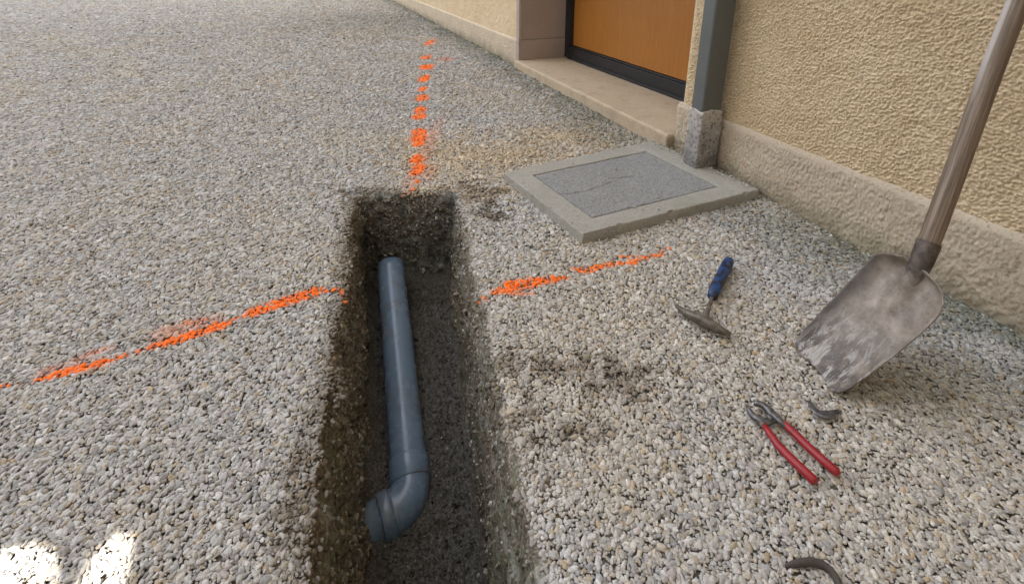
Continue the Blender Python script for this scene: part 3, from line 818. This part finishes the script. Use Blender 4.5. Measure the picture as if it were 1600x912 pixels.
# ---- rubble stuck in the trench walls and crumbs on rim and floor
def rubble():
    ps, ss, cs = [], [], []
    Wf = W.reshape(nrow, nr, 3)
    nw = 34000
    ri = rng.uniform(0, nrow-1.01, nw); ci_ = rng.integers(0, nr, nw)
    r0 = ri.astype(int); fr = (ri-r0)[:, None]
    q = Wf[r0, ci_]*(1-fr)+Wf[np.minimum(r0+1, nrow-1), ci_]*fr
    dns = fbm(q, 14, 3, 44)
    kk = (rng.random(nw) < np.clip((dns-.32)*3.2, .12, 1)) & ((rnorm[ci_, 0] < .5) | (rng.random(nw) < .35))
    q = q[kk]; m_ = len(q)
    s_ = np.clip(rng.lognormal(math.log(.0032), .45, m_), .0013, .0095)
    t = np.clip(-q[:, 2]/.35, 0, 1)
    base_ = np.array([(.38, .33, .26), (.20, .155, .105), (.11, .086, .058), (.60, .57, .50), (.20, .19, .115)])
    c_ = base_[rng.choice(5, m_, p=[.22, .3, .25, .09, .14])]*rng.uniform(.7, 1.2, (m_, 1))
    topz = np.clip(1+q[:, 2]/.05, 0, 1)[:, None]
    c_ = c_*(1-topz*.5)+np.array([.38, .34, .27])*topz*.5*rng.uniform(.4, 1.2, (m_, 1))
    ps.append(q); ss.append(s_); cs.append(c_)
    nw = 10000
    ri = np.clip(np.abs(rng.normal(0, 1, nw))*19+1.5, 0, nrow-2); ci_ = rng.integers(0, nr, nw); r0 = ri.astype(int)
    q = Wf[r0, ci_].copy(); q[:, :2] += rng.normal(0, .002, (nw, 2))
    rt_ = ((rnorm[ci_, 0] > .6) & (rng.random(nw) < .85)) | (fbm(q, 16, 3, 47)+rng.normal(0, .06, nw) < .44); q = q[~rt_]; nw = len(q)
    ps.append(q); ss.append(np.clip(rng.lognormal(math.log(.0044), .3, nw), .0022, .0085))
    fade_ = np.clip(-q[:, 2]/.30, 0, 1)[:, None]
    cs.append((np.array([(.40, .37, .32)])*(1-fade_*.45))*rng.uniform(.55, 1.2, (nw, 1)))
    # floor gravel
    m_ = 15000
    x = rng.uniform(-.60, .16, m_*3); y_ = rng.uniform(-.30, 1.5, m_*3); ok = trench_dist(x, y_) < .02
    x, y_ = x[ok][:m_], y_[ok][:m_]
    zz = np.array([x, y_, np.zeros(len(x))]).T
    fz = -depth(y_)+(fbm(zz, 10, 3, 3)-.5)*.03+(fbm(zz, 60, 3, 4)-.5)*.018+.001
    q = np.column_stack([x, y_, fz]); ps.append(q)
    s_ = np.clip(rng.lognormal(math.log(.0019), .4, len(q)), .0009, .006); ss.append(s_)
    b2 = np.array([(.05, .043, .034), (.09, .08, .063), (.17, .155, .13), (.42, .40, .36)])
    cs.append(b2[rng.choice(4, len(q), p=[.45, .36, .15, .04])]*rng.uniform(.7, 1.2, (len(q), 1)))
    # crumbs of soil on the muddy gravel
    m_ = 60000
    x = rng.uniform(-.9, .75, m_); y_ = rng.uniform(.2, 1.75, m_)
    q = np.column_stack([x, y_, np.zeros(m_)]); d_ = trench_dist(x, y_)
    nn_ = (fbm(q, 35, 4, 71)-.5)*3.2
    mm = np.zeros(m_)
    for a in DIRT: mm = np.maximum(mm, spot(x, y_, *a, nn_)*.8)
    rr = (fbm(q, 22, 3, 61)-.5)*.05
    mm = np.maximum(mm, np.clip(1-(d_-rr)/.05, 0, 1)*np.clip(.9+nn_*.35, 0, 1))
    ok = (rng.random(m_) < mm*.75) & (d_ > .008) & ~inquad(x, y_, SLc)
    q = q[ok]; q[:, 2] = .0005-np.interp(d_[ok], [0, .01, .018, .03, .05], [.02, .014, .007, .003, 0])
    ps.append(q); ss.append(np.clip(rng.lognormal(math.log(.0019), .45, len(q)), .0008, .006))
    cs.append(np.array([(.12, .09, .06)])*rng.uniform(.5, 2.2, (len(q), 1)))
    q = np.concatenate(ps); s_ = np.concatenate(ss); c_ = np.concatenate(cs); m_ = len(q)
    print('rubble', m_)
    rt = rng.uniform(0, 6.283, (m_, 3)); sc = s_[:, None]*rng.uniform(.75, 1.25, (m_, 3))
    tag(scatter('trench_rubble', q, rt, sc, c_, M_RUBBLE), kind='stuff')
rubble()

# stray pebbles on the drain frame by the wall and along the threshold
q = []
for _ in range(130):
    t = rng.random(); p = bil(.96-rng.random()**2*.05*1 if False else t, 1-rng.random()**2*.045, .0365); q.append(p)
for _ in range(60): q.append(bil(rng.random(), rng.random(), .0365))
for _ in range(150): q.append(wp(rng.uniform(S0, 6), -.008-rng.random()**2*.02-(.034 if False else 0), .002))
q = np.array(q); 
ws_ = (q[:, 0]-WA[0])*WD[0]+(q[:, 1]-WA[1])*WD[1]; wo_ = (q[:, 0]-WA[0])*WN[0]+(q[:, 1]-WA[1])*WN[1]
ok = ~((ws_ > S0-.03) & (ws_ < S1) & (wo_ > -.05)) & ~((ws_ > 4.32) & (ws_ < 4.41) & (wo_ > -.12)) & (wo_ < -.003)
q = q[ok]; m_ = len(q)
sz = np.clip(rng.lognormal(math.log(.0026), .4, m_), .001, .006)
tag(scatter('stray_pebbles', q, rng.uniform(0, 6.28, (m_, 3)), sz[:, None]*rng.uniform(.8, 1.2, (m_, 3)), pal[rng.choice(8, m_)]*1.1, M_STONE), kind='stuff')

# ------------------------------------------------------------------ lofted tubes
def loft(name, pts, radii, mat, parent=None, seg=24, squash=None, up=Vector((0, 0, 1)), smooth=True, power=2.0, hollow=False):
    """tube along pts; radii: r or (side, up) half sizes; power > 2 makes the section squarer"""
    pts = [V(p) for p in pts]; n_ = len(pts); rings = []
    for i, p in enumerate(pts):
        t = (pts[min(i+1, n_-1)]-pts[max(i-1, 0)]).normalized()
        sx = t.cross(up)
        if sx.length < 1e-4: sx = Vector((1, 0, 0))
        sx.normalize(); sy = sx.cross(t).normalized()
        r_ = radii[i]; ra, rb = (r_, r_) if not isinstance(r_, (tuple, list)) else r_
        rg = []
        for k in range(seg):
            a = 2*math.pi*k/seg; ca, sa = math.cos(a), math.sin(a)
            e = (abs(ca)**power+abs(sa)**power)**(-1/power)
            rg.append(p+sx*(ra*e*ca)+sy*(rb*e*sa))
        rings.append(rg)
    vs_ = [v for rg in rings for v in rg]
    fs_ = [(i*seg+k, i*seg+(k+1) % seg, (i+1)*seg+(k+1) % seg, (i+1)*seg+k) for i in range(n_-1) for k in range(seg)]
    if not hollow:
        fs_ += [tuple(range(seg))[::-1], tuple((n_-1)*seg+k for k in range(seg))]
    o = mesh_obj(name, vs_, fs_, mat, smooth=smooth)
    bm = bmesh.new(); bm.from_mesh(o.data); bmesh.ops.recalc_face_normals(bm, faces=bm.faces); bm.to_mesh(o.data); bm.free()
    o.data.polygons.foreach_set('use_smooth', [True]*len(o.data.polygons))
    if not hollow and smooth:
        for pl in o.data.polygons:
            if len(pl.vertices) > 4: pl.use_smooth = False
    if parent: adopt(o, parent)
    return o

# ------------------------------------------------------------------ PVC pipe in the trench
PR = .045
pa = at(611, 424, -.262); pb = at(640, 738, -.437)
pa[2] = -.262; dirp = (pb-pa)/np.linalg.norm(pb-pa)
sewer = empty('drain_pipe', V((pa+pb)/2)); tag(sewer, 'blue grey plastic drain pipe with an elbow lying in the open trench', 'pipe')
loft('pipe_length', [pa-dirp*.025, pa, pb-dirp*.02, pb+dirp*.01], [PR]*4, M_PVC, sewer, 48)
# coupling sleeve at the end of the straight length
e0 = pb-dirp*.030
loft('pipe_socket', [e0-dirp*.002, e0, e0+dirp*.003, e0+dirp*.046, e0+dirp*.048, e0+dirp*.049], [PR+.0002, PR+.0038, PR+.0045, PR+.0045, PR+.0035, PR+.001], M_PVC, sewer, 48)
# elbow turning left under the bank
tgt = at(588, 818, -.455); dl = tgt-pb; dl[2] = -.006; 
d1 = dirp.copy(); q0 = pb+dirp*.018
end_dir = np.array([-.87, -.48, -.03]); end_dir /= np.linalg.norm(end_dir)
Rb = .052
pts = []; perp = end_dir-d1*(end_dir@d1); perp /= np.linalg.norm(perp); ang = math.acos(end_dir@d1)
cc = q0+perp*Rb
for t in np.linspace(0, ang, 22): pts.append(cc+(-perp*math.cos(t)+d1*math.sin(t))*Rb)
loft('elbow', [pts[0]-d1*.012]+pts+[pts[-1]+end_dir*.012], [PR+.002]*24, M_PVC, sewer, 48)
e1 = pts[-1]+end_dir*.006
loft('elbow_socket', [e1, e1+end_dir*.002, e1+end_dir*.004, e1+end_dir*.024, e1+end_dir*.026, e1+end_dir*.027], [PR+.002, PR+.0055, PR+.006, PR+.006, PR+.005, PR+.001], M_PVC, sewer, 48)
loft('pipe_length', [e1+end_dir*.015, e1+end_dir*.12, e1+end_dir*.30], [PR]*3, M_PVC, sewer, 48)

# ------------------------------------------------------------------ shovel
tipL = np.array([.586, .771, .004]); tipR = np.array([.593, .657, .006]); shR = np.array([.745, .667, .204]); shL = np.array([.728, .790, .188])
org = (tipL+tipR)/2; ay = (shR+shL)/2-org; LB = np.linalg.norm(ay); ay /= LB
ax = tipR-tipL+shR-shL; ax -= ay*(ax@ay); ax /= np.linalg.norm(ax); az = np.cross(ax, ay)
if az@(np.array([0, 0, EYE])-org) < 0: az = -az; 
shovel = empty('shovel', V(org)); tag(shovel, 'worn steel shovel with wooden shaft leaning on the rendered wall, blade on the gravel', 'shovel')
SH = Matrix(((ax[0], ay[0], az[0], org[0]), (ax[1], ay[1], az[1], org[1]), (ax[2], ay[2], az[2], org[2]), (0, 0, 0, 1)))
def blade():
    nu, nv = 61, 81
    vv_ = []
    Lt = LB*1.10
    for j in range(nv):
        t = j/(nv-1); yb = t*Lt
        w = np.interp(t, [0, .008, .02, .045, .09, .3, .75, .84, .90, .945, .975, 1.0], [.038, .048, .056, .061, .0645, .069, .0735, .0725, .068, .058, .044, .020])
        for i in range(nu):
            s = -1+2*i/(nu-1)
            x = w*s+.004+.004*t
            z = (.022 if s < 0 else .014)*abs(s)**2.6*(0.6+.4*min(1, t*2.2))                   # raised sides
            z += .030*math.exp(-((w*s)/.017)**2)*max(0, (t-.30)/.70)**2.0        # swelling towards the socket
            z += .010*max(0, t-.80)/.20*(abs(s)**1.5)                          # rolled shoulders
            z += -.006*math.sin(math.pi*min(1, t*1.1))
            yy_ = yb - (.004*abs(s)**4 if t < .05 else 0)+.0
            z += .0010*math.sin(x*140+t*9)*math.sin(t*21+1)
            vv_.append((x, yy_, z))
    P_ = np.array(vv_)
    o = mesh_obj('blade', P_, grid_faces(nu, nv), M_STEEL, smooth=True)
    o.matrix_world = SH
    sol = o.modifiers.new('thick', 'SOLIDIFY'); sol.thickness = .0025; sol.offset = -1
    o.parent = shovel; o.matrix_parent_inverse = Matrix.Translation(V(org)).inverted()
blade()
hb = at(1448, 388, .262)         # foot of the wooden shaft
ht = at(1595, 0, .690)
hd = (ht-hb)/np.linalg.norm(ht-hb)
bt = org+ay*LB*.90+az*.004
# socket: flows out of the blade and bends up to the shaft
def bez(p0, p1, p2, p3, n_):
    return [p0*(1-t)**3+3*p1*t*(1-t)**2+3*p2*t*t*(1-t)+p3*t**3 for t in np.linspace(0, 1, n_)]
hs0 = hb+hd*.012
bp = bez(org+ay*LB*.80-az*.004+ax*.006, org+ay*LB*.98+az*.004+ax*.007, hb-hd*.055, hs0, 16)
loft('socket', bp, [(np.interp(i, [0, 5, 9, 12, 15], [.006, .013, .0160, .0175, .0180]), np.interp(i, [0, 5, 9, 12, 15], [.003, .009, .0145, .0175, .0180])) for i in range(16)], M_SOCKET, shovel, 32, up=V(az))
# shaft to the wall
k_ = 0; end = hb.copy()
while (end-WA)@WN < -.018 and k_ < 400: end = end+hd*.005; k_ += 1
Ls = np.linalg.norm(end-hb); print('shaft length', Ls, end)
sh_pts = [hb+hd*(Ls*t)+np.array([-.005*math.sin(min(1, max(0, t)/.62)*math.pi), -.003*math.sin(t*7), 0]) for t in np.linspace(-.02, 1, 40)]
shaft = loft('shaft', sh_pts, [float(np.interp(t, [0, .1, .4, 1], [.0160, .0164, .0165, .0175])) for t in np.linspace(0, 1, 40)], M_WOOD, shovel, 28)
ga = shaft.data.attributes.new('grain', 'FLOAT_VECTOR', 'POINT')
ga.data.foreach_set('vector', np.array([(math.cos(2*math.pi*k/28)*.025, math.sin(2*math.pi*k/28)*.025, i/39*Ls*.045) for i in range(40) for k in range(28)], dtype=np.float32).ravel())
shaft.data.polygons.foreach_set('use_smooth', [True]*len(shaft.data.polygons))

# ------------------------------------------------------------------ hammer
hm = empty('hammer', V(at(1103, 495)))
tag(hm, 'small pick hammer with a blue and black grip lying on the gravel', 'hammer')
zg = .010
hp = [at(x, y, z) for x, y, z in ((1055, 476, .014), (1064, 484, .016), (1076, 491, .018), (1090, 497, .020), (1103, 503, .021), (1116, 510, .019), (1129, 517, .016), (1142, 523, .014))]
loft('head', hp, [(.0018, .0025), (.0060, .0065), (.0085, .0090), (.0100, .0110), (.0110, .0120), (.0095, .0100), (.0075, .0065), (.0068, .0022)], M_TOOL, hm, 20, power=3.2)
nk = [at(x, y, z) for x, y, z in ((1101, 500, .021), (1104, 490, .020), (1108, 478, .018), (1112, 466, .0165), (1117, 453, .0165))]
loft('neck', nk, [(.0085, .008), (.0060, .006), (.0045, .0045), (.0045, .0045), (.0050, .005)], M_TOOL, hm, 16, power=2.5)
gp = [at(x, y, z) for x, y, z in ((1112.5, 465, .0165), (1113, 463, .0165), (1117, 452, .017), (1123, 440, .017), (1129, 428, .017), (1135, 416, .0165), (1139, 408, .0165), (1140, 406, .0165))]
loft('grip', gp, [.0060, .0110, .0132, .0126, .0130, .0140, .0122, .0065], M_BLUE, hm, 20, power=2.4)

# ------------------------------------------------------------------ pliers
pl_ = empty('pliers', V(at(1240, 690)))
tag(pl_, 'pair of open pincer pliers with long red sleeved handles lying on the gravel', 'pliers')
def pp(L_, z=.012): return [at(x, y, z if len(q) < 1 else q[0]) for x, y, *q in L_]
a1 = loft('handle', pp([(1216, 655), (1228, 664), (1242, 677), (1262, 697), (1285, 718), (1306, 736), (1311, 741)]), [(.0045, .0040), (.0062, .0055), (.0068, .0062), (.0070, .0066), (.0072, .0068), (.0074, .0070), (.0040, .004)], M_RED, pl_, 20)
a2 = loft('handle', pp([(1194, 664, .011), (1203, 677, .011), (1215, 694, .011), (1233, 713, .011), (1254, 733, .011), (1271, 749, .011), (1276, 754, .011)]), [(.0045, .0040), (.0062, .0055), (.0068, .0062), (.0070, .0066), (.0072, .0068), (.0074, .0070), (.0040, .004)], M_RED, pl_, 20)
# forged head: two jaws that cross at the pivot
loft('jaw', pp([(1179, 631, .014), (1183, 630, .014), (1191, 632, .014), (1200, 639, .014), (1207, 647, .013), (1219, 657, .013), (1230, 667, .012)]), [(.0022, .0035), (.0042, .005), (.0055, .0055), (.0065, .0055), (.0080, .0050), (.0062, .0045), (.0045, .004)], M_PLIER, pl_, 20, power=2.8)
loft('jaw', pp([(1167, 634, .010), (1170, 641, .010), (1177, 650, .010), (1187, 656, .010), (1198, 659, .010), (1209, 656, .009), (1215, 651, .009)]), [(.0020, .0032), (.0042, .005), (.0058, .0055), (.0068, .0055), (.0066, .0045), (.0050, .0040), (.0040, .0035)], M_PLIER, pl_, 20, power=2.8)
loft('tang', pp([(1183, 650, .009), (1190, 660, .009), (1199, 672, .010)]), [(.0065, .0045), (.0058, .0045), (.0045, .0040)], M_RUST, pl_, 16, power=2.8)
cpv = at(1204, 650, .019)
loft('pivot', [cpv-np.array([0, 0, .010]), cpv, cpv+np.array([0, 0, .0012])], [.0048, .0048, .0030], M_PLIER, pl_, 20, up=Vector((0, 1, 0)))

# ------------------------------------------------------------------ odd bits on the gravel
o = loft('metal_scrap', [at(x, y, z) for x, y, z in ((1266, 627, .006), (1269, 636, .010), (1277, 644, .011), (1288, 648, .011), (1300, 647, .010), (1311, 641, .006))], [(.0035, .0012), (.0065, .0020), (.0075, .0028), (.0085, .0030), (.0075, .0026), (.0030, .001)], M_PLIER, None, 16, power=2.6)
tag(o, 'small curved shard of grey metal on the gravel below the shovel blade', 'scrap')
o = loft('hose_end', [at(x, y, z) for x, y, z in ((1226, 884, .000), (1238, 881, .004), (1252, 878, .006), (1268, 877, .007), (1284, 881, .007), (1297, 890, .006), (1306, 902, .005), (1312, 918, .003), (1312, 940, .0))], [(.0015, .002), (.0036, .0050), (.0044, .0060), (.0046, .0062), (.0046, .0062), (.0046, .006), (.0044, .006), (.004, .006), (.004, .005)], M_HOSE, None, 16)
tag(o, 'dark curved piece of old hose half buried in the gravel', 'hose')

# ------------------------------------------------------------------ unseen wall added behind the camera, holed to shape shade and sun patches
YB = -2.0
def to_blocker(px, py):
    p = at(px, py); k_ = (p[1]-YB)/(-SUN_TO.y); return (p[0]+SUN_TO.x*k_, SUN_TO.z*k_)
holeA = [(-70, 1000), (-70, 866), (0, 868), (40, 857), (66, 866), (80, 884), (78, 925), (55, 1000)]  # openings traced back along the sun from the wanted sun patches
holeB = [(115, 1000), (130, 912), (148, 884), (158, 856), (186, 838), (199, 843), (195, 880), (184, 915), (165, 1000)]
bm = bmesh.new(); E = []
def loop(pts):
    vs_ = [bm.verts.new((x, YB, z)) for x, z in pts]
    for i in range(len(vs_)): E.append(bm.edges.new((vs_[i], vs_[(i+1) % len(vs_)])))
loop([(-34, -.1), (26, -.1), (26, 36), (-34, 36)])
HA = [to_blocker(*q) for q in holeA]; HB = [to_blocker(*q) for q in holeB]
loop(HA); loop(HB)
bmesh.ops.triangle_fill(bm, use_beauty=True, use_dissolve=False, edges=E)
def inpoly(x, z, pl):
    c_ = False
    for i in range(len(pl)):
        (x0, z0), (x1, z1) = pl[i-1], pl[i]
        if (z0 > z) != (z1 > z) and x < (x1-x0)*(z-z0)/(z1-z0)+x0: c_ = not c_
    return c_
for f_ in list(bm.faces):
    c_ = f_.calc_center_median()
    if inpoly(c_.x, c_.z, HA) or inpoly(c_.x, c_.z, HB): bm.faces.remove(f_)
nh = empty('sun_blocker', (0, YB, 0)); tag(nh, 'tall pale wall added unseen behind the camera to block the sun, openings cut for sun patches', 'sun_blocker')
adopt(bm_obj('blocker_wall', bm, M_BLOCKER), nh)

# ------------------------------------------------------------------ unseen walls added out of frame to cut low sky light
yw = empty('sky_blocker', (-14, 6, 0)); tag(yw, 'high plain wall added unseen at the far and left side to cut low sky light', 'wall')
for (x0, x1, y0, y1, zt) in ((-15.2, -14.8, -2, 15.5, 4.5), (-14.8, 30, 15.1, 15.5, 4.5)):
    bm = bmesh.new(); bmesh.ops.create_cube(bm, size=1)
    for v in bm.verts: v.co = Vector(((x0+x1)/2+v.co.x*(x1-x0), (y0+y1)/2+v.co.y*(y1-y0), zt/2-.05+v.co.z*zt))
    adopt(bm_obj('blocker_panel', bm, M_BLOCKER), yw)
